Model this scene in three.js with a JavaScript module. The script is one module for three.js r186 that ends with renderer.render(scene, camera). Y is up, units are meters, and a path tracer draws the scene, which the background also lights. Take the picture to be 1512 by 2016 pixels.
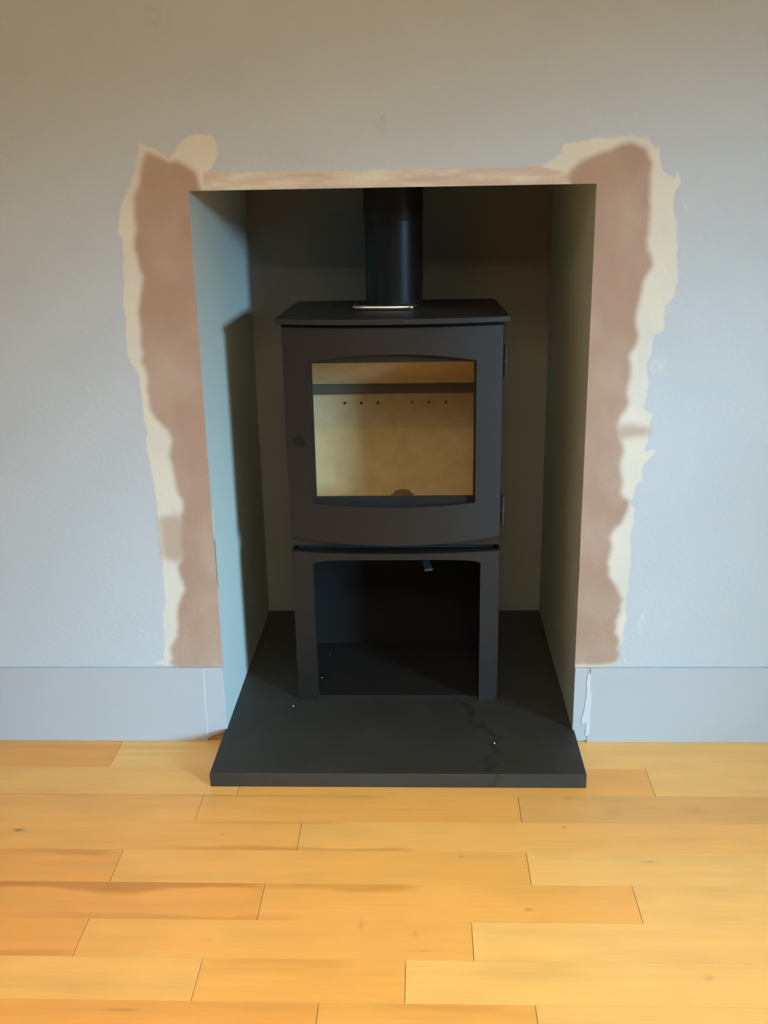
import * as THREE from 'three';
import { mergeGeometries, toCreasedNormals, mergeVertices } from 'three/addons/utils/BufferGeometryUtils.js';
import { RoundedBoxGeometry } from 'three/addons/geometries/RoundedBoxGeometry.js';
import { RectAreaLightUniformsLib } from 'three/addons/lights/RectAreaLightUniformsLib.js';
import { ImprovedNoise } from 'three/addons/math/ImprovedNoise.js';

// ---------------------------------------------------------------- camera, sky, light, exposure
const scene = new THREE.Scene();
const camera = new THREE.PerspectiveCamera(2 * Math.atan(1008 / 1987.5) * 180 / Math.PI, 1512 / 2016, 0.05, 200);
camera.position.set(0.0571, 1.2, 2.0203);
camera.rotation.set(-0.3132, 0.0403, -0.0182, 'YXZ');
scene.add(camera);

scene.background = new THREE.Color(0.55, 0.72, 0.95);            // pale overcast sky beyond the window

// the room around the fireplace (metres): chimney breast at z = 0, window in the wall on the right
const ROOM = { left: -2.3, right: 3.4, back: 5.2, top: 2.45 };
const WIN = { z0: 2.15, z1: 4.45, y0: 0.45, y1: 2.06 };

// daylight from the bright low sky, slanting in through the window
const sun = new THREE.DirectionalLight(new THREE.Color(0.41, 0.735, 1.0), 5.0);
sun.position.set(1 * 8, 0.2 + 0.285 * 8, 0.93 * 8);
sun.target.position.set(0, 0.2, 0);
sun.castShadow = true;
sun.shadow.radius = 23;
sun.shadow.mapSize.set(2048, 2048);
Object.assign(sun.shadow.camera, { left: -5, right: 5, top: 5, bottom: -5, near: 0.5, far: 30 });
scene.add(sun, sun.target);

// soft sky light that fills the window opening
RectAreaLightUniformsLib.init();
const sky = new THREE.RectAreaLight(new THREE.Color(0.75, 0.9, 1.0), 0.3, WIN.z1 - WIN.z0 - 0.12, WIN.y1 - WIN.y0 - 0.12);
sky.position.set(ROOM.right - 0.02, (WIN.y0 + WIN.y1) / 2, (WIN.z0 + WIN.z1) / 2);
sky.lookAt(0, (WIN.y0 + WIN.y1) / 2, (WIN.z0 + WIN.z1) / 2);
scene.add(sky);

const renderer = new THREE.WebGLRenderer({ antialias: true });
renderer.toneMapping = THREE.LinearToneMapping;
renderer.toneMappingExposure = 0.95;
renderer.shadowMap.enabled = true;

// ---------------------------------------------------------------- helpers
const noise = new ImprovedNoise();
const n2 = (x, y, s = 0) => noise.noise(x, y, s * 7.31 + 0.5);
const fbm = (x, y, s = 0, o = 4) => { let a = 0, w = 1, f = 1; for (let i = 0; i < o; i++) { a += w * n2(x * f, y * f, s + i); w *= 0.5; f *= 2.03; } return a; };
const clamp = (v, a = 0, b = 1) => Math.min(b, Math.max(a, v));
const smooth = (a, b, v) => { const t = clamp((v - a) / (b - a)); return t * t * (3 - 2 * t); };
const LUT = new Uint8Array(8193); for (let i = 0; i <= 8192; i++) { const v = i / 8192; LUT[i] = Math.round(255 * (v <= 0.0031308 ? 12.92 * v : 1.055 * Math.pow(v, 1 / 2.4) - 0.055)); }
const lin2s = v => LUT[Math.round(clamp(v) * 8192)];
let seed = 1234567;
const rnd = () => { seed = (seed * 1664525 + 1013904223) >>> 0; return seed / 4294967296; };

function texture(w, h, fn, srgb = true) {                          // fn(i, j) -> linear rgb (or grey)
  const d = new Uint8Array(w * h * 4);
  for (let j = 0; j < h; j++) for (let i = 0; i < w; i++) {
    const c = fn(i, j), k = (j * w + i) * 4;
    for (let q = 0; q < 3; q++) { const v = typeof c === 'number' ? c : c[q]; d[k + q] = srgb ? lin2s(v) : 255 * clamp(v); }
    d[k + 3] = 255;
  }
  const t = new THREE.DataTexture(d, w, h);
  t.magFilter = THREE.LinearFilter; t.minFilter = THREE.LinearMipmapLinearFilter; t.generateMipmaps = true;
  t.wrapS = t.wrapT = THREE.RepeatWrapping;
  if (srgb) t.colorSpace = THREE.SRGBColorSpace;
  t.needsUpdate = true;
  return t;
}
function mat(color, roughness, extra = {}) {
  const m = new THREE.MeshStandardMaterial({ roughness, ...extra });
  if (color) m.color.setRGB(...color);
  return m;
}
const phys = (c, r, s) => { const m = new THREE.MeshPhysicalMaterial({ roughness: r, specularIntensity: s }); m.color.setRGB(...c); return m; };
const used = new Map();
function numbered(n) { const k = used.get(n) || 0; used.set(n, k + 1); return k ? `${n}_${String(k).padStart(3, '0')}` : n; }
function mesh(name, geo, m, parent) {
  const o = new THREE.Mesh(Array.isArray(geo) ? mergeGeometries(geo.map(g => { g = g.index ? g.toNonIndexed() : g; for (const k of Object.keys(g.attributes)) if (!['position', 'normal', 'uv'].includes(k)) g.deleteAttribute(k); return g; })) : geo, m);
  o.name = parent ? name : numbered(name);
  o.castShadow = o.receiveShadow = true;
  (parent || scene).add(o);
  return o;
}
function group(name, x = 0, y = 0, z = 0) { const g = new THREE.Group(); g.name = numbered(name); g.position.set(x, y, z); scene.add(g); return g; }
function tag(o, label, category, grp) { o.userData.label = label; o.userData.category = category; if (grp) o.userData.group = grp; return o; }
function structure(o, label) { o.userData.kind = 'structure'; if (label) o.userData.label = label; return o; }
function box(x0, x1, y0, y1, z0, z1, r = 0) {
  const w = x1 - x0, h = y1 - y0, d = z1 - z0;
  const g = r ? new RoundedBoxGeometry(w, h, d, 2, r) : new THREE.BoxGeometry(w, h, d);
  g.translate((x0 + x1) / 2, (y0 + y1) / 2, (z0 + z1) / 2);
  return g;
}
// uv in metres from the face direction
function metreUV(g, s = 1) {
  if (g.index) g = g.toNonIndexed();
  const p = g.attributes.position, n = g.attributes.normal, uv = new Float32Array(p.count * 2);
  for (let i = 0; i < p.count; i++) {
    const ax = Math.abs(n.getX(i)), ay = Math.abs(n.getY(i)), az = Math.abs(n.getZ(i));
    const [u, v] = ay >= ax && ay >= az ? [p.getX(i), p.getZ(i)] : ax >= az ? [p.getZ(i), p.getY(i)] : [p.getX(i), p.getY(i)];
    uv[i * 2] = u * s; uv[i * 2 + 1] = v * s;
  }
  g.setAttribute('uv', new THREE.BufferAttribute(uv, 2));
  return g;
}
function shapeOf(pts) { const s = new THREE.Shape(); pts.forEach(([x, y], i) => i ? s.lineTo(x, y) : s.moveTo(x, y)); s.closePath(); return s; }
function extrude(shape, depth, bevel = 0, curveSegments = 24) {
  return new THREE.ExtrudeGeometry(shape, { depth: depth - 2 * bevel, bevelEnabled: bevel > 0, bevelThickness: bevel, bevelSize: bevel, bevelOffset: -bevel, bevelSegments: 2, curveSegments }).translate(0, 0, bevel);
}
// solid strip between two curves yLo(x), yHi(x), front face at zF(x), back face at zB(x); c = chamfer of the front edges
function strip(x0, x1, yLo, yHi, zF, zB, { n = 32, cLo = 0, cHi = 0, cL = 0, cR = 0 } = {}) {
  const pos = [], xs = [];
  if (cL) xs.push([x0, cL]);
  for (let i = 0; i <= n; i++) { let x = x0 + (x1 - x0) * i / n; if (i === 0) x += cL; if (i === n) x -= cR; xs.push([x, 0]); }
  if (cR) xs.push([x1, cR]);
  const ring = xs.map(([x, b]) => {
    const lo = yLo(x), hi = yHi(x), f = zF(x) - b, k = zB(x);
    return [[x, lo, k], [x, lo, f - cLo], [x, lo + cLo, f], [x, hi - cHi, f], [x, hi, f - cHi], [x, hi, k]];
  });
  const tri = (a, b, c) => pos.push(...a, ...b, ...c);
  for (let i = 0; i + 1 < ring.length; i++) for (let j = 0; j < 6; j++) {
    const a = ring[i][j], b = ring[i + 1][j], c = ring[i + 1][(j + 1) % 6], d = ring[i][(j + 1) % 6];
    tri(a, b, c); tri(a, c, d);
  }
  for (const [r, flip] of [[ring[0], 0], [ring[ring.length - 1], 1]]) for (let j = 1; j < 5; j++) flip ? tri(r[0], r[j + 1], r[j]) : tri(r[0], r[j], r[j + 1]);
  // drop zero-area triangles
  const out = [], A = new THREE.Vector3(), B = new THREE.Vector3(), C = new THREE.Vector3();
  for (let i = 0; i < pos.length; i += 9) {
    A.set(pos[i], pos[i + 1], pos[i + 2]); B.set(pos[i + 3], pos[i + 4], pos[i + 5]).sub(A); C.set(pos[i + 6], pos[i + 7], pos[i + 8]).sub(A);
    if (B.cross(C).length() > 1e-12) out.push(...pos.slice(i, i + 9));
  }
  let g = new THREE.BufferGeometry();
  g.setAttribute('position', new THREE.Float32BufferAttribute(out, 3));
  g = mergeVertices(g, 1e-6); g.computeVertexNormals();
  g = toCreasedNormals(g, 0.35);
  return metreUV(g);
}

// ---------------------------------------------------------------- plaster patches on the chimney breast (millimetres on the wall)
const PATCH = {
  creamL: [-452,1274, -463,1276, -473,1280, -481,1262, -490,1232, -508,1201, -520,1174, -530,1145, -534,1124, -525,1111, -527,1070, -535,988, -535,939, -536,878, -528,858, -520,844, -518,794, -515,713, -511,619, -503,571, -505,504, -504,454, -506,411, -509,367, -507,333, -515,286, -516,232, -520,203, -543,192, -503,186, -460,187, -370,183, -370,1190, -352,1199, -353,1225, -343,1236, -330,1262, -327,1280, -330,1290, -336,1296, -348,1294, -364,1296, -377,1292, -390,1287, -403,1278, -411,1270, -422,1255, -435,1261, -445,1268],
  pinkL: [-463,1269, -471,1266, -484,1210, -500,1183, -499,1142, -502,1098, -500,1060, -495,1037, -505,972, -506,921, -509,858, -501,829, -505,802, -498,763, -486,742, -467,724, -463,706, -469,674, -464,634, -461,601, -451,567, -460,541, -458,511, -459,454, -470,422, -467,400, -463,368, -480,333, -483,292, -486,260, -504,232, -499,203, -512,194, -500,180, -460,180, -365,180, -365,1190, -363,1199, -367,1214, -375,1230, -394,1242, -409,1253, -423,1250, -444,1258],
  smearL: [-504,535, -462,543, -447,511, -453,442, -477,433, -505,445],
  lintel: [-358,1229, -163,1228, 30,1227, 183,1227, 293,1227, 336,1216, 347,1180, 30,1180, -165,1180, -360,1180],
  creamR: [286,1229, 319,1248, 325,1264, 359,1270, 409,1277, 453,1279, 468,1273, 481,1277, 485,1265, 495,1256, 501,1264, 504,1245, 511,1219, 519,1207, 533,1202, 539,1218, 544,1192, 533,1176, 537,1143, 544,1117, 550,1049, 551,987, 534,963, 536,917, 517,911, 509,864, 507,810, 505,759, 521,747, 517,730, 512,686, 507,671, 533,675, 532,662, 506,643, 511,614, 497,600, 493,576, 486,564, 495,548, 497,524, 492,494, 496,418, 493,357, 489,328, 494,293, 488,248, 480,227, 485,200, 479,188, 443,180, 370,178, 370,1180, 318,1180],
  pinkR: [338,1180, 334,1216, 346,1230, 380,1247, 426,1262, 453,1266, 477,1255, 493,1232, 490,1206, 491,1167, 493,1118, 492,1071, 504,1043, 488,1016, 487,981, 480,946, 483,903, 470,871, 471,839, 470,803, 471,773, 462,748, 455,726, 459,703, 468,682, 467,661, 463,635, 469,612, 468,582, 485,564, 482,541, 469,512, 451,491, 456,464, 448,430, 454,400, 474,366, 485,344, 477,309, 473,269, 480,246, 478,225, 486,212, 479,191, 456,187, 370,190, 370,1180],
  smearR: [453,727, 478,729, 519,722, 517,707, 480,699, 456,693],
};
const FLECKS = [
  [514,856, 523,863, 531,852, 541,864, 539,838, 532,823, 526,842, 519,828, 512,840],
  [530,722, 533,726, 532,705, 528,694], [527,309, 536,318, 534,283, 526,259, 522,285],
  [491,202, 500,204, 506,192, 496,194], [528,193, 540,194, 536,188, 529,188], [554,1154, 562,1157, 561,1143, 557,1137], [533,956, 539,964, 546,962, 537,940],
];
const WTX = { w: 2048, h: 1664, x0: -1024, y0: 0 };               // one texel is one millimetre of wall
const WARP = new Float32Array(WTX.w * WTX.h / 2);                   // wobble of the patch outlines, one sample every two millimetres
for (let j = 0, q = 0; j < WTX.h / 2; j++) for (let i = 0; i < WTX.w / 2; i++, q += 2) {
  const x = i * 2 + WTX.x0, y = j * 2;
  if (y < 150 || y > 1330 || Math.abs(x) > 590) continue;
  WARP[q] = fbm(x / 38, y / 38, 3, 4); WARP[q + 1] = fbm(x / 38 + 40, y / 38, 9, 4);
}
function rasterMask(polys, warp, blur) {
  const { w, h, x0, y0 } = WTX; let m = new Float32Array(w * h);
  for (const p of polys) {
    let minY = 1e9, maxY = -1e9, minX = 1e9, maxX = -1e9;
    for (let i = 0; i < p.length; i += 2) { minX = Math.min(minX, p[i]); maxX = Math.max(maxX, p[i]); minY = Math.min(minY, p[i + 1]); maxY = Math.max(maxY, p[i + 1]); }
    for (let y = Math.max(0, minY - 20 | 0); y < Math.min(h, maxY + 20); y++) for (let x = Math.max(x0, minX - 20 | 0); x < maxX + 20; x++) {
      const gx = (x - x0) >> 1, gy = y >> 1, q = (gy * (w >> 1) + gx) * 2, px = x + warp * WARP[q], py = y + warp * WARP[q + 1];
      let inside = false;
      for (let i = 0, j = p.length - 2; i < p.length; j = i, i += 2) {
        const yi = p[i + 1], yj = p[j + 1];
        if ((yi > py) !== (yj > py) && px < (p[j] - p[i]) * (py - yi) / (yj - yi) + p[i]) inside = !inside;
      }
      if (inside) m[(y - y0) * w + (x - x0)] = 1;
    }
  }
  for (let pass = 0; pass < 2 && blur; pass++) for (const [step, n, lines, ls] of [[1, w, h, w], [w, h, w, 1]]) {
    const o = new Float32Array(w * h);
    for (let l = 0; l < lines; l++) { let s = 0; const b = l * ls;
      for (let i = -blur; i < n; i++) { const a = i + blur, c = i - blur - 1; if (a < n) s += m[b + a * step]; if (c >= 0) s -= m[b + c * step]; if (i >= 0) o[b + i * step] = s / (2 * blur + 1); } }
    m = o;
  }
  return m;
}
const mk = {
  cream: rasterMask([PATCH.creamL, PATCH.creamR], 5, 1), lintel: rasterMask([PATCH.lintel], 3, 1),
  pink: rasterMask([PATCH.pinkL, PATCH.pinkR], 5, 4), smear: rasterMask([PATCH.smearL, PATCH.smearR], 4, 7), fleck: rasterMask(FLECKS, 3, 1),
};
const C = { paint: [0.495, 0.53, 0.56], cream: [0.70, 0.64, 0.535], pink: [0.385, 0.25, 0.18], lintel: [0.57, 0.435, 0.345] };
const mix = (a, b, t) => [a[0] + (b[0] - a[0]) * t, a[1] + (b[1] - a[1]) * t, a[2] + (b[2] - a[2]) * t];
const wallMap = texture(WTX.w, WTX.h, (i, j) => {
  const x = i + WTX.x0, y = j + WTX.y0, k = j * WTX.w + i;
  const edge = smooth(0, 90, Math.min(i, WTX.w - 1 - i, WTX.h - 1 - j));
  let c = C.paint, v = 1 + edge * (0.022 * fbm(x / 160, y / 160, 1, 4) + 0.012 * n2(x / 5, y / 5, 2));
  if (mk.fleck[k] + mk.cream[k] + mk.lintel[k] + mk.smear[k] + mk.pink[k] > 0.001) {
  c = mix(c, C.cream, mk.fleck[k] * 0.45 * clamp(0.6 + 1.2 * n2(x / 6, y / 14, 14)));
  c = mix(c, C.cream, mk.cream[k] * clamp(0.93 + 0.25 * fbm(x / 60, y / 110, 5, 3), 0.6, 1));
  c = mix(c, mix(C.lintel, C.cream, clamp(0.35 + 0.9 * fbm(x / 90, y / 16, 6, 4))), mk.lintel[k] * (1 - 0.0 * mk.cream[k]));
  c = mix(c, C.pink, mk.smear[k] * 0.72);
  const wet = clamp(mk.pink[k]);
  c = mix(c, mix(C.pink, C.cream, clamp(0.05 + 0.16 * fbm(x / 110, y / 150, 8, 3))), wet);
  if (wet > 0.3) v += 0.02 * fbm(x / 25, y / 60, 11, 3);
  }
  // faint grubby marks on the paint above the opening
  if (y > 1240 && x < 100) {
  const s1 = Math.exp(-(((x + 18) / 13) ** 2 + ((y - 1312) / 16) ** 2)) * clamp(0.6 + 1.4 * fbm(x / 12, y / 12, 20, 3)), s2 = Math.exp(-(((x + 430) / 22) ** 2 + ((y - 1500) / 18) ** 2)) * clamp(0.4 + fbm(x / 14, y / 14, 21, 3));
  v *= 1 - 0.16 * s1 - 0.1 * s2;
  }
  // bare board under the short end of skirting
  if (x > -445 && x < -380 && y < 30) c = [0.36, 0.2, 0.12];
  return [c[0] * v, c[1] * v, c[2] * v];
});
wallMap.wrapS = wallMap.wrapT = THREE.ClampToEdgeWrapping;
wallMap.repeat.set(1000 / WTX.w, 1000 / WTX.h); wallMap.offset.set(-WTX.x0 / WTX.w, 0);
const rough = texture(256, 256, (i, j) => 0.5 + 0.3 * fbm(i / 16, j / 16, 31, 3), false);   // gentle roller texture
rough.repeat.set(6, 6);

const M = {
  wall: mat(null, 0.85, { map: wallMap, bumpMap: rough, bumpScale: 0.0004 }),
  paint: mat([0.50, 0.525, 0.535], 0.6),
  skirting: mat([0.44, 0.465, 0.50], 0.5),
  filler: mat([0.57, 0.6, 0.62], 0.8),
  otherWall: mat([0.30, 0.29, 0.26], 0.9),
  ceiling: mat([0.78, 0.76, 0.72], 0.95),
  reveal: mat([0.49, 0.535, 0.49], 0.85),
  shadedBackBoard: mat([0.24, 0.225, 0.19], 0.9),  // recess shade put into the colour, darker than the lining boards
  subfloor: mat([0.10, 0.055, 0.02], 0.95),
  stove: phys([0.0135, 0.0115, 0.0105], 0.5, 0.65),
  innerShaded: phys([0.008, 0.007, 0.006], 0.65, 0.4),  // same steel as the stove, darkened to carry the log store shade
  stoveTop: phys([0.015, 0.0135, 0.012], 0.5, 0.7),
  flue: phys([0.010, 0.0095, 0.009], 0.36, 0.45),
  socket: phys([0.005, 0.0045, 0.004], 0.6, 0.4),
  chrome: mat([0.72, 0.72, 0.72], 0.12, { metalness: 1 }),
  hinge: phys([0.02, 0.0185, 0.017], 0.5, 0.7),
  lever: mat([0.10, 0.10, 0.095], 0.4, { metalness: 0.6 }),
  white: mat([0.8, 0.8, 0.76], 0.8),
  lumpDark: mat([0.05, 0.04, 0.03], 0.95),
  frame: mat([0.8, 0.8, 0.78], 0.4),
};

// ---------------------------------------------------------------- the room shell
const OPEN = { x: 0.3895, top: 1.1955, back: -0.662 };
const wallShape = shapeOf([[ROOM.left, 0], [-OPEN.x, 0], [-OPEN.x, OPEN.top], [OPEN.x, OPEN.top], [OPEN.x, 0], [ROOM.right, 0], [ROOM.right, ROOM.top], [ROOM.left, ROOM.top]]);
structure(mesh('wall_front', extrude(wallShape, 0.012).translate(0, 0, -0.012), M.wall), 'pale grey chimney breast wall with cream and pink plaster patches round the opening');

structure(mesh('wall_recess_left', box(-OPEN.x - 0.05, -OPEN.x, 0, OPEN.top + 0.05, OPEN.back, -0.012), M.reveal), 'grey-green board lining the daylit side of the fireplace recess');
structure(mesh('wall_recess_right', box(OPEN.x, OPEN.x + 0.05, 0, OPEN.top + 0.05, OPEN.back, -0.012), M.reveal), 'grey-green board lining the shaded side of the fireplace recess');
structure(mesh('wall_recess_back', box(-OPEN.x - 0.05, OPEN.x + 0.05, 0, OPEN.top + 0.05, OPEN.back - 0.05, OPEN.back), M.shadedBackBoard), 'board at the back of the fireplace recess, its colour darkened in place of shade');
const FLUE = { x: -0.0055, z: -0.365, r: 0.0655 };
{
  const s = shapeOf([[-OPEN.x, 0.012], [OPEN.x, 0.012], [OPEN.x, -OPEN.back], [-OPEN.x, -OPEN.back]]);
  const hole = new THREE.Path(); hole.absarc(FLUE.x, -FLUE.z, FLUE.r + 0.006, 0, Math.PI * 2, true); s.holes.push(hole);
  structure(mesh('ceiling_recess', extrude(s, 0.05).rotateX(-Math.PI / 2).translate(0, OPEN.top + 0.001, 0), M.reveal), 'board closing the top of the recess around the flue pipe');
  structure(mesh('ceiling_flue', box(-0.2, 0.2, OPEN.top + 0.35, OPEN.top + 0.4, OPEN.back, -0.1), M.shadedBackBoard), 'closure plate above the flue pipe');
}
structure(mesh('wall_left', box(ROOM.left - 0.12, ROOM.left, 0, ROOM.top, 0, ROOM.back), M.otherWall));
structure(mesh('wall_back', box(ROOM.left, ROOM.right, 0, ROOM.top, ROOM.back, ROOM.back + 0.12), M.otherWall));
structure(mesh('wall_right', [box(ROOM.right, ROOM.right + 0.12, 0, ROOM.top, 0, WIN.z0), box(ROOM.right, ROOM.right + 0.12, 0, ROOM.top, WIN.z1, ROOM.back), box(ROOM.right, ROOM.right + 0.12, 0, WIN.y0, WIN.z0, WIN.z1), box(ROOM.right, ROOM.right + 0.12, WIN.y1, ROOM.top, WIN.z0, WIN.z1)], M.otherWall));
structure(mesh('ceiling', box(ROOM.left, ROOM.right, ROOM.top, ROOM.top + 0.12, 0, ROOM.back), M.ceiling));
{
  const w = group('window_1', ROOM.right + 0.06, WIN.y0, (WIN.z0 + WIN.z1) / 2); structure(w);
  const hw = (WIN.z1 - WIN.z0) / 2, hh = WIN.y1 - WIN.y0;
  mesh('window_frame', [box(-0.03, 0.03, 0, 0.05, -hw, hw), box(-0.03, 0.03, hh - 0.05, hh, -hw, hw), box(-0.03, 0.03, 0.05, hh - 0.05, -hw, -hw + 0.05), box(-0.03, 0.03, 0.05, hh - 0.05, hw - 0.05, hw)], M.frame, w);
}

// ---------------------------------------------------------------- skirting boards
{
  const T = 0.006, H = 0.1845;
  const bl = group('baseboard_left'); structure(bl, 'flat grey painted skirting board beside the slate hearth, ending in a short filled piece');
  mesh('board', box(ROOM.left, -0.4355, 0, H, 0, T, 0.0012), M.skirting, bl);
  mesh('end_piece', extrude(shapeOf([[-0.4345, 0.006], [-0.4245, 0.0125], [-0.4, 0.022], [-0.3895, 0.026], [-0.3895, H], [-0.4345, H]]), T - 0.0008, 0.0008), M.skirting, bl);
  mesh('filler', extrude(shapeOf([[-0.4362, 0.012], [-0.4338, 0.012], [-0.4335, 0.09], [-0.432, 0.14], [-0.433, H - 0.002], [-0.4352, H - 0.002], [-0.4358, 0.1]]), 0.0009).translate(0, 0, T - 0.0005), M.filler, bl).userData.label = 'thin white line of filler in the skirting joint';
  const br = group('baseboard_right'); structure(br, 'flat grey painted skirting board with a streak of white filler over its joint');
  mesh('board', box(0.4225, ROOM.right, 0, H, 0, T, 0.0012), M.skirting, br);
  mesh('end_piece', box(0.3895, 0.4215, 0.004, H, 0, T - 0.0006, 0.0008), M.skirting, br);
  mesh('filler', extrude(shapeOf([[0.419, 0.178], [0.425, 0.165], [0.424, 0.145], [0.4275, 0.12], [0.4285, 0.094], [0.4265, 0.075], [0.428, 0.05], [0.4275, 0.022], [0.422, 0.014], [0.418, 0.02], [0.4195, 0.05], [0.411, 0.044], [0.407, 0.055], [0.4125, 0.075], [0.4155, 0.1], [0.4175, 0.125], [0.4155, 0.15]]), 0.0009).translate(0, 0, T - 0.0004), M.filler, br).userData.label = 'rough white streak of filler';
}

// ---------------------------------------------------------------- floor boards
const ROWS = [0.0205, 0.115, 0.2165, 0.309, 0.4005, 0.4955, 0.592, 0.6825, 0.775, 0.8695, 0.964];
const FL = {  // joints (x) and tone of each board of a row, [x0 ... ] ; tones are linear rgb
  joints: [[-0.631], [-0.332, 0.530], [-0.401, 0.249], [-0.186], [-0.518, 0.248], [-0.232, 0.427], [-0.524, 0.136], [-0.307, 0.025], [-0.108, 0.225], [-0.42, 0.31]],
  tones: [[2, 5], [0, 3, 5], [1, 3, 4], [3, 0], [2, 1, 5], [2, 1, 5], [2, 1, 5], [0, 3, 5], [2, 3, 5], [0, 1, 5]],
};
const TONE = [[0.87, 0.475, 0.135], [0.865, 0.44, 0.112], [0.83, 0.385, 0.09], [0.855, 0.43, 0.106], [0.76, 0.415, 0.13], [0.89, 0.525, 0.165]];
const rowOf = z => { for (let r = 0; r < ROWS.length - 1; r++) if (z < ROWS[r + 1]) return r; return ROWS.length - 2; };
const KNOTS = [[-0.745, 0.342, 0.011, 0.0045, 0.9], [0.471, 0.427, 0.013, 0.0016, 0.55], [-0.337, 0.353, 0.012, 0.004, 0.22], [0.123, 0.414, 0.005, 0.004, 0.4], [0.329, 0.322, 0.005, 0.004, 0.45], [0.236, 0.559, 0.007, 0.004, 0.5], [-0.053, 0.601, 0.006, 0.012, 0.25], [-0.309, 0.641, 0.01, 0.004, 0.2], [-0.41, 0.794, 0.03, 0.003, 0.35], [0.504, 0.714, 0.008, 0.006, 0.3], [0.059, 0.661, 0.03, 0.003, 0.22], [0.04, 0.621, 0.006, 0.01, 0.2], [0.01, 0.267, 0.02, 0.003, 0.2], [0.353, 0.223, 0.02, 0.006, 0.22], [0.431, 0.274, 0.02, 0.02, 0.16], [0.6, 0.263, 0.025, 0.02, 0.16]];
// dark heartwood bands: x0, x1, z-edge, width, strength (measured along the boards)
const BANDS = [[-0.86, -0.23, 0.4965, 0.026, 0.75], [-0.23, 0.06, 0.4965, 0.022, 0.5], [-0.70, -0.52, 0.4015, 0.02, 0.5], [-0.42, 0.05, 0.4005, -0.016, 0.45], [-0.40, -0.08, 0.310, 0.010, 0.4], [-0.86, -0.50, 0.6825, -0.018, 0.45], [-0.62, -0.14, 0.592, -0.020, 0.32], [-0.27, -0.05, 0.684, 0.018, 0.28], [0.0, 0.20, 0.776, 0.016, 0.4], [-0.86, 0.0, 0.217, 0.012, 0.32], [-0.86, -0.4, 0.024, 0.03, 0.25], [-0.60, -0.36, 0.07, 0.05, 0.0], [0.43, 0.47, 0.4965, 0.06, 0.35]];
const floorMap = texture(2048, 1024, (i, j) => {
  const x = (i / 2048) * 2 - 1, z = j / 1024;
  const r = rowOf(z), js = FL.joints[r]; let b = 0; while (b < js.length && x > js[b]) b++;
  const s = r * 5 + b * 1.7;
  let c = TONE[FL.tones[r][b]];
  const g1 = fbm(x * 2.2 + s * 3, z * 26, s, 4), g2 = fbm(x * 9, z * 180, s + 2, 3), g3 = fbm(x * 7 + s, z * 12, s + 5, 3);
  let v = 1 + 0.10 * g1 + 0.035 * g2 + 0.06 * g3;
  let h = 0;
  for (const [x0, x1, ze, w, k] of BANDS) {
    const d = (z - ze) * Math.sign(w);
    if (d < -0.001 || d > 0.06 || x < x0 - 0.1 || x > x1 + 0.1 || r !== rowOf(ze + Math.sign(w) * 0.004)) continue;
    const W = Math.abs(w) * (1 + 0.9 * fbm(x * 5, ze * 30, 41, 3));
    h += k * smooth(x0 - 0.08, x0 + 0.08, x) * (1 - smooth(x1 - 0.06, x1 + 0.005, x)) * (1 - smooth(W * 0.45, W * 1.1, d)) * clamp(0.9 + 0.5 * g1);
  }
  c = mix(c, [0.52, 0.20, 0.036], clamp(h + 0.16 * Math.max(0, g1)));
  for (const [kx, kz, a, q, k] of KNOTS) {
    const e = ((x - kx) / a) ** 2 + ((z - kz) / q) ** 2;
    if (e < 9) c = mix(c, [0.16, 0.075, 0.03], k * Math.exp(-e * 1.2) * clamp(0.9 + 0.5 * fbm(x * 120, z * 200, 50, 2)));
  }
  return [c[0] * v, c[1] * v, c[2] * v];
});
floorMap.wrapS = floorMap.wrapT = THREE.MirroredRepeatWrapping;
floorMap.repeat.set(0.5, 1); floorMap.offset.set(0.5, 0);
M.board = mat(null, 0.34, { map: floorMap });
{
  const fl = group('floor'); structure(fl, 'honey-coloured maple floor boards running along the wall');
  mesh('subfloor', [box(ROOM.left, ROOM.right, -0.05, -0.013, 0, ROOM.back), box(ROOM.left, ROOM.right, -0.05, -0.0002, -0.72, 0)], M.subfloor, fl);
  const X0 = -1.25, X1 = 1.25;
  for (let r = 0; r < ROWS.length - 1; r++) {
    const xs = [X0, ...FL.joints[r], X1], z0 = r ? ROWS[r] : 0.0005;
    for (let b = 0; b + 1 < xs.length; b++) mesh('floor_board', metreUV(box(xs[b] + 0.0005, xs[b + 1] - 0.0005, -0.0135, 0, z0 + 0.00022, ROWS[r + 1] - 0.00022)), M.board, fl);
  }
  const rest = [box(ROOM.left, X0, -0.0135, 0, 0.0005, 0.964), box(X1, ROOM.right, -0.0135, 0, 0.0005, 0.964), box(ROOM.left, ROOM.right, -0.0135, 0, 0.9645, ROOM.back)].map(g => metreUV(g));
  mesh('further_floor', rest, M.board, fl).userData.kind = 'stuff';
}

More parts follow.
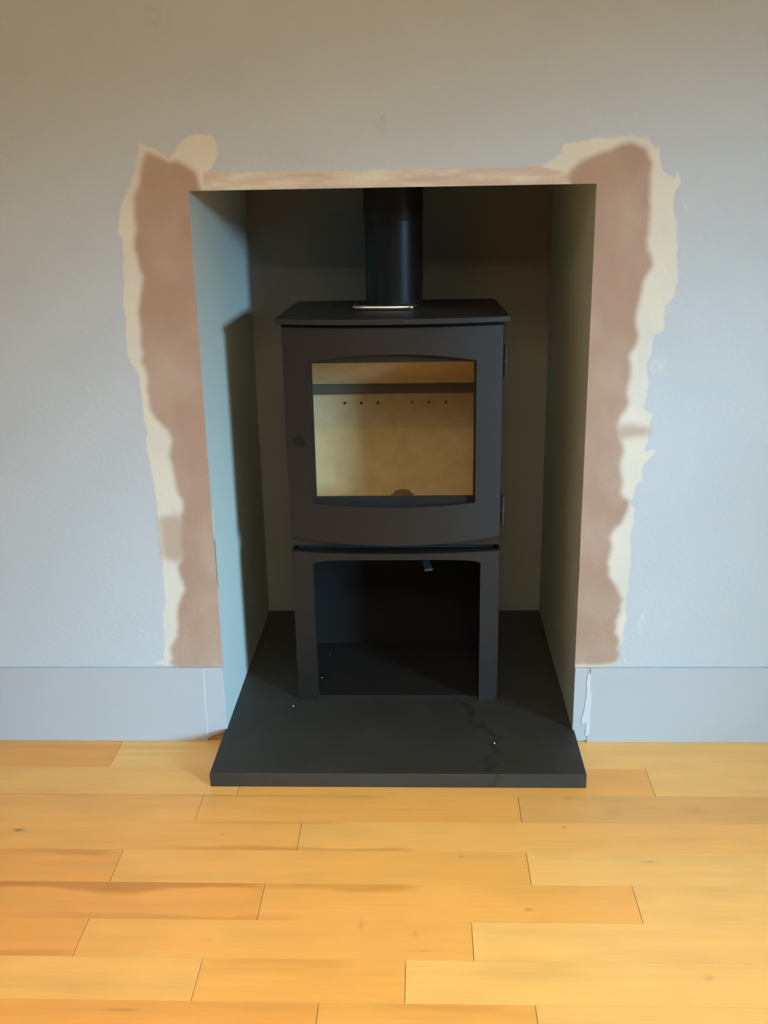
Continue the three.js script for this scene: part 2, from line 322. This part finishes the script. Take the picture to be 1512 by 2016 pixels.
// ---------------------------------------------------------------- slate hearth
const HT = 0.0325;
{
  const slateMap = texture(1024, 1024, (i, j) => {
    const x = (i / 1024) - 0.5, z = (j / 1024) - 0.75;
    if (Math.abs(x) > 0.41) return [0.036, 0.0355, 0.033];
    let v = 1 + 0.22 * fbm(x * 9, z * 9, 60, 5) + 0.10 * fbm(x * 60, z * 60, 61, 3);
    const trail = [[0.136, -0.13], [0.153, -0.103], [0.17, -0.074], [0.164, -0.046], [0.166, -0.005], [0.19, -0.012], [0.202, 0.011], [0.215, 0.033], [0.229, 0.043], [0.209, 0.071], [0.211, 0.098], [0.199, 0.113], [0.181, 0.147], [0.211, 0.143], [0.19, 0.172]];
    const near = x > 0.1 && x < 0.26 && z > -0.16, wx = !near ? x : x + 0.011 * fbm(x * 70, z * 70, 62, 3), wz = !near ? z : z + 0.011 * fbm(x * 70 + 9, z * 70, 63, 3);
    let d = 1;
    if (x > 0.1 && x < 0.26 && z > -0.16) for (let k = 0; k + 1 < trail.length; k++) {
      const [ax, az] = trail[k], [bx, bz] = trail[k + 1], ux = bx - ax, uz = bz - az, t = clamp(((wx - ax) * ux + (wz - az) * uz) / (ux * ux + uz * uz));
      d = Math.min(d, Math.hypot(wx - ax - t * ux, wz - az - t * uz));
    }
    v *= 1 - 0.5 * (1 - smooth(0.003, 0.009, d));
    return [0.025 * v, 0.0235 * v, 0.0195 * v];
  });
  slateMap.offset.set(0.5, 0.75);
  M.slate = mat(null, 0.6, { map: slateMap });
  const a = 0.393, b = 0.3885, f = 0.1885;
  const s = shapeOf([[-a, -f], [a, -f], [a, -0.0075], [b, -0.0075], [b, 0.66], [-b, 0.66], [-b, -0.0075], [-a, -0.0075]]);
  const h = group('hearth');
  tag(h, 'dark slate hearth slab under the stove, standing out over the floor boards', 'hearth');
  mesh('slab', metreUV(extrude(s, HT, 0.0012).rotateX(-Math.PI / 2)), M.slate, h);
}

// ---------------------------------------------------------------- stove
const SX = -0.0055, SF = -0.135, HW = 0.2365, SB = -0.445;         // centre, flat front plane, half width, back
const bow = (b, hw = HW) => x => b * (1 - ((x) / hw) ** 2);
const st = group('wood_burning_stove', SX, HT, 0);
tag(st, 'black steel wood-burning stove with curved glazed door on an open log store', 'stove');
{
  const Y = v => v - HT, k = v => () => v, T = 0.006;
  const f0 = SF, yBody = Y(0.4225), yTop = Y(0.921);
  // carcass of the fire chamber
  mesh('body', [
    box(-HW - 0.0005, -HW + T, yBody, yTop, SB, f0 - 0.002), box(HW - T, HW + 0.0005, yBody, yTop, SB, f0 - 0.002), box(-HW + T, HW - T, yBody, yTop, SB, SB + T),
    box(-HW + T, HW - T, yBody, yBody + T, SB + T, f0 - 0.002), box(-HW + T, HW - T, yTop - T, yTop, SB + T, f0 - 0.002),
    strip(-HW + T, HW - T, k(yBody + T), k(Y(0.5)), k(f0 - 0.002), k(f0 - 0.008), { n: 4 }), strip(-HW + T, HW - T, k(Y(0.872)), k(yTop - T), k(f0 - 0.002), k(f0 - 0.008), { n: 4 }),
  ], M.stove, st);
  // top plate with bowed front edge
  {
    const s = new THREE.Shape(), fw = 0.2475, bw = 0.2385;
    s.moveTo(-bw, 0.452); s.lineTo(-fw, 0.113); for (let i = 1; i <= 24; i++) { const x = -fw + 2 * fw * i / 24; s.lineTo(x, 0.113 - bow(0.032, fw)(x)); } s.lineTo(bw, 0.452); s.closePath();
    mesh('top_plate', metreUV(extrude(s, 0.0115, 0.0012).rotateX(-Math.PI / 2).translate(0, Y(0.9245), 0)), M.stoveTop, st);
  }
  // door: bowed frame round a barrel-shaped window
  const B = bow(0.03), zF = x => f0 + 0.008 + B(x), zK = x => f0 + 0.0 + B(x) * 0.9;
  const wl = -0.1775, wr = 0.1785, arc = (b) => x => b * (1 - ((x - 0.0005) / 0.178) ** 2);
  const dBy = x => Y(0.4455) - 0.0125 * (1 - (x / HW) ** 2), dT = Y(0.917), dw = HW - 0.001;
  const wB = x => Y(0.5285) - arc(0.006)(x), wT = x => Y(0.843) + arc(0.0175)(x);
  const door = mesh('door', [
    strip(-dw, wl, dBy, k(dT), zF, zK, { n: 10, cLo: 0.001, cHi: 0.001, cL: 0.001 }), strip(wr, dw, dBy, k(dT), zF, zK, { n: 8, cLo: 0.001, cHi: 0.001, cR: 0.001 }),
    strip(wl, wr, dBy, wB, zF, zK, { n: 48, cLo: 0.001, cHi: 0.0008 }), strip(wl, wr, wT, k(dT), zF, zK, { n: 48, cHi: 0.001, cLo: 0.0008 }),
  ], M.stove, st);
  // flat rebate that carries the glass behind the bowed frame
  const gl = -0.1745, gr = 0.1745, gB = Y(0.5375), gT = Y(0.8385), zg = f0 + 0.002;
  mesh('glass_frame', [
    strip(-0.205, gl, k(Y(0.50)), k(Y(0.88)), k(zg), k(zg - 0.01), { n: 1 }), strip(gr, 0.205, k(Y(0.50)), k(Y(0.88)), k(zg), k(zg - 0.01), { n: 1 }),
    strip(gl, gr, k(Y(0.50)), k(gB), k(zg), k(zg - 0.01), { n: 1 }), strip(gl, gr, k(gT), k(Y(0.88)), k(zg), k(zg - 0.01), { n: 1 }),
  ], M.stove, door).userData.label = 'flat black rim holding the glass';
  const glass = mesh('glass', new THREE.PlaneGeometry(gr - gl, gT - gB).translate((gl + gr) / 2, (gT + gB) / 2, zg - 0.004), new THREE.MeshPhysicalMaterial({ color: 0xffffff, roughness: 0.02, transmission: 1, thickness: 0, ior: 1.5 }), door);
  glass.userData.label = 'clear flat stove glass';
  // round socket for the removable handle
  const sx = -0.2035, sy = Y(0.669), sz = zF(sx) + 0.0006;
  mesh('handle_socket', [new THREE.TorusGeometry(0.0098, 0.0018, 10, 28).translate(sx, sy, sz), new THREE.TorusGeometry(0.0058, 0.0012, 8, 24).translate(sx, sy, sz + 0.0004), new THREE.CylinderGeometry(0.0098, 0.0098, 0.002, 28).rotateX(Math.PI / 2).translate(sx, sy, sz)], M.socket, door).userData.label = 'small round socket for a removable handle';
  // hinges on the right edge
  for (const [a, b] of [[0.805, 0.8725], [0.472, 0.538]]) {
    const h = mesh('hinge', [new THREE.CylinderGeometry(0.0045, 0.0045, Y(b) - Y(a), 14).translate(HW + 0.0045, (Y(a) + Y(b)) / 2, f0 + 0.004), box(HW - 0.002, HW + 0.003, Y(a) + 0.002, Y(b) - 0.002, f0 - 0.03, f0 + 0.002)], M.hinge, st);
    mesh('hinge_pin', [new THREE.CylinderGeometry(0.0052, 0.0052, 0.002, 14).translate(HW + 0.0045, (Y(a) + Y(b)) / 2, f0 + 0.004)], M.lever, h);
  }
  // log store: front frame with arched head, sides, back, base
  const b2 = bow(0.022), rF = x => f0 + 0.003 + b2(x), rB = x => f0 - 0.012;
  const al = -0.1885, ar = 0.1925, aT = x => Y(0.381) + 0.0135 * Math.sqrt(Math.max(0, 1 - Math.abs((x - 0.002) / 0.1905) ** 2.6));
  mesh('log_store_frame', [
    strip(-HW, al, k(0), k(Y(0.4095)), rF, rB, { n: 6, cHi: 0.001, cL: 0.001 }), strip(ar, HW, k(0), k(Y(0.4095)), rF, rB, { n: 6, cHi: 0.001, cR: 0.001 }),
    strip(al, ar, aT, k(Y(0.4095)), rF, rB, { n: 48, cHi: 0.001, cLo: 0.0008 }),
  ], M.stove, st).userData.label = 'black front frame of the log store with an arched opening';
  for (const s of [-1, 1]) mesh('side_panel', box(s < 0 ? -HW : HW - T, s < 0 ? -HW + T : HW, 0, Y(0.409), SB, f0 - 0.0125), M.innerShaded, st);
  mesh('back_panel', box(-HW + T, HW - T, 0, Y(0.409), SB, SB + T), M.innerShaded, st);
  mesh('base_plate', box(-HW + T, HW - T, 0, 0.003, SB + T, f0 - 0.0125), M.stove, st);
  mesh('log_store_lid', box(-HW + 0.012, HW - 0.012, Y(0.405), yBody, SB + T, f0 - 0.03), M.stove, st);
  // air control lever under the fire chamber
  const lv = new THREE.Group();
  const bar = new RoundedBoxGeometry(0.019, 0.005, 0.13, 2, 0.001).rotateX(0.36).rotateY(0.22).translate(0.062, Y(0.375), f0 - 0.085);
  const lever = mesh('air_control_lever', bar, M.hinge, st);
  mesh('lever_tip', new RoundedBoxGeometry(0.0195, 0.0055, 0.004, 2, 0.001).translate(0, 0, 0.065).rotateX(0.36).rotateY(0.22).translate(0.062, Y(0.375), f0 - 0.085), M.lever, lever).userData.label = 'worn bright end of the lever';

  // vermiculite lining of the fire chamber
  const vermMap = texture(512, 512, (i, j) => {
    const v = 1 + 0.10 * fbm(i / 60, j / 60, 70, 4) + 0.07 * n2(i / 3, j / 3, 71);
    return [0.50 * v, 0.375 * v, 0.205 * v];
  });
  M.verm = mat(null, 0.95, { map: vermMap, side: THREE.DoubleSide });
  const zb = -0.405, fbL = -0.218, fbR = 0.218;
  {
    const s = shapeOf([[fbL, Y(0.45)], [fbR, Y(0.45)], [fbR, Y(0.80)], [fbL, Y(0.80)]]);
    for (const hx of [-0.1323, -0.0913, -0.0504, 0.0325, 0.0733, 0.1152]) { const p = new THREE.Path(); p.absarc(hx - SX, Y(0.694), 0.0034, 0, Math.PI * 2, true); s.holes.push(p); }
    mesh('firebox_back', metreUV(extrude(s, 0.02).translate(0, 0, zb - 0.02), 3), M.verm, st).userData.label = 'tan heat board with a row of six air holes';
  }
  for (const s of [-1, 1]) mesh('firebox_side', metreUV(box(s < 0 ? fbL - 0.012 : fbR - 0.002, s < 0 ? fbL + 0.002 : fbR + 0.012, Y(0.45), Y(0.86), zb, f0 - 0.02), 3), M.verm, st).userData.label = 'tan heat board at the side of the fire';
  mesh('firebox_base', metreUV(box(fbL, fbR, Y(0.44), Y(0.456), zb, f0 - 0.02), 3), M.verm, st);
  {
    const g = metreUV(new THREE.BoxGeometry(0.432, 0.014, 0.235), 3);
    g.rotateX(-Math.atan2(0.118, 0.2)).translate(0, Y(0.814), -0.274);
    mesh('dark_band_bar', new RoundedBoxGeometry(0.432, 0.042, 0.016, 3, 0.006).translate(0, Y(0.742), -0.386), mat([0.07, 0.055, 0.035], 0.8), st).userData.label = 'dark bar added for the dark band under the throat plate';  // bar added to draw the dark band below the throat plate
    mesh('baffle', g, M.verm, st).userData.label = 'sloping tan throat plate above the fire';
  }
}
// dark lump lying behind the glass
{
  const g = new THREE.IcosahedronGeometry(0.02, 3), p = g.attributes.position;
  for (let i = 0; i < p.count; i++) { const s = 1 + 0.28 * fbm(p.getX(i) * 70, p.getY(i) * 70, p.getZ(i) * 40, 3); p.setXYZ(i, p.getX(i) * s * 1.3, Math.max(-0.008, p.getY(i) * s * 0.9), p.getZ(i) * s); }
  g.computeVertexNormals();
  const o = tag(mesh('dark_lump', g, M.lumpDark), 'small dark lump on the fire bed behind the stove glass', 'dark_piece'); o.position.set(0.008, 0.4642, -0.374);
}
// flue pipe
{
  const f = group('flue_pipe', FLUE.x, 0.936, FLUE.z);
  tag(f, 'matt black flue pipe rising from the stove top into the recess ceiling', 'pipe');
  const prof = [[FLUE.r - 0.004, 0], [FLUE.r - 0.0005, 0], [FLUE.r, 0.001], [FLUE.r, 0.26], [FLUE.r - 0.004, 0.26]].map(([r, y]) => new THREE.Vector2(r, y));
  mesh('pipe', new THREE.LatheGeometry(prof, 64), M.flue, f);
  const c = [[FLUE.r + 0.0002, 0.188], [FLUE.r + 0.0006, 0.188], [FLUE.r + 0.0026, 0.208], [FLUE.r + 0.0026, 0.36], [FLUE.r, 0.36]].map(([r, y]) => new THREE.Vector2(r, y));
  mesh('collar', new THREE.LatheGeometry(c, 64), M.flue, f);
}
// chrome bar in front of the flue
{
  const r = 0.0062, y = 0.936 + r, P = [];
  const V = (x, z) => new THREE.Vector3(x, 0, z);
  const pts = [V(-0.067, -0.044), V(-0.068, -0.018), V(-0.06, -0.003), V(-0.048, 0), V(0, 0.002), V(0.046, 0.001), V(0.059, -0.003), V(0.067, -0.018), V(0.0665, -0.044)];
  const o = tag(mesh('handle', [new THREE.TubeGeometry(new THREE.CatmullRomCurve3(pts, false, 'catmullrom', 0.35), 80, r, 16), new THREE.SphereGeometry(r, 16, 12).translate(-0.067, 0, -0.044), new THREE.SphereGeometry(r, 16, 12).translate(0.0665, 0, -0.044)], M.chrome), 'polished chrome bow-shaped bar lying on the stove top before the flue', 'handle');
  o.position.set(-0.0225, y, -0.238);
}
// plaster crumbs on the slate
for (const [x, z, r, w, y] of [[-0.251, -0.097, 0.0019, 'beside the stove foot', HT], [0.211, 0.067, 0.0019, 'on the dark streak of the slate hearth', HT], [-0.196, -0.236, 0.0014, 'just inside the log store opening', HT + 0.003], [-0.187, -0.367, 0.0011, 'deep inside the log store', HT + 0.003]]) {
  const g = new THREE.DodecahedronGeometry(r, 0).scale(1, 0.8, 1.2);
  tag(mesh('plaster_crumb', g, M.white), `tiny white plaster crumb ${w}`, 'crumb', 'plaster crumbs').position.set(x, y + r * 0.62, z);
}
// pendant lamp added out of view for warm fill: an opaque shade, open above and below
{
  const p = group('added_pendant_lamp', 0.05, 1.86, 2.2), top = ROOM.top - 1.86;
  tag(p, 'added pale drum pendant lamp, out of view, that warms wall and floor', 'lamp');
  const prof = [[0.17, 0], [0.172, 0], [0.152, 0.22], [0.15, 0.22], [0.17, 0]].map(([r, y]) => new THREE.Vector2(r, y));
  mesh('lamp_shade', new THREE.LatheGeometry(prof, 48), M.frame, p);
  mesh('stem', new THREE.CylinderGeometry(0.005, 0.005, top - 0.2, 12).translate(0, (top + 0.2) / 2, 0), M.hinge, p);
  mesh('spider', [new THREE.CylinderGeometry(0.003, 0.003, 0.3, 8).rotateZ(Math.PI / 2).translate(0, 0.21, 0), new THREE.CylinderGeometry(0.003, 0.003, 0.3, 8).rotateX(Math.PI / 2).translate(0, 0.21, 0)], M.hinge, p);
  const m = mat([1, 0.9, 0.75], 0.5); m.emissive.setRGB(1, 0.8, 0.5); m.emissiveIntensity = 3;
  mesh('bulb', new THREE.SphereGeometry(0.035, 20, 14).translate(0, 0.165, 0), m, p);
  const l = new THREE.PointLight(new THREE.Color(1, 0.95, 0.73), 12.6); l.position.set(0, 0.165, 0); l.castShadow = true; l.shadow.radius = 1.7; p.add(l);
}
// dark rug put in out of view to darken the reflection in the stove glass
tag(mesh('added_rug', new RoundedBoxGeometry(4.2, 0.012, 2.2, 2, 0.004).translate(0.2, 0.006, 3.9), mat([0.10, 0.105, 0.085], 1)), 'unseen dark rug on the floor opposite the stove', 'added_rug');

renderer.render(scene, camera);
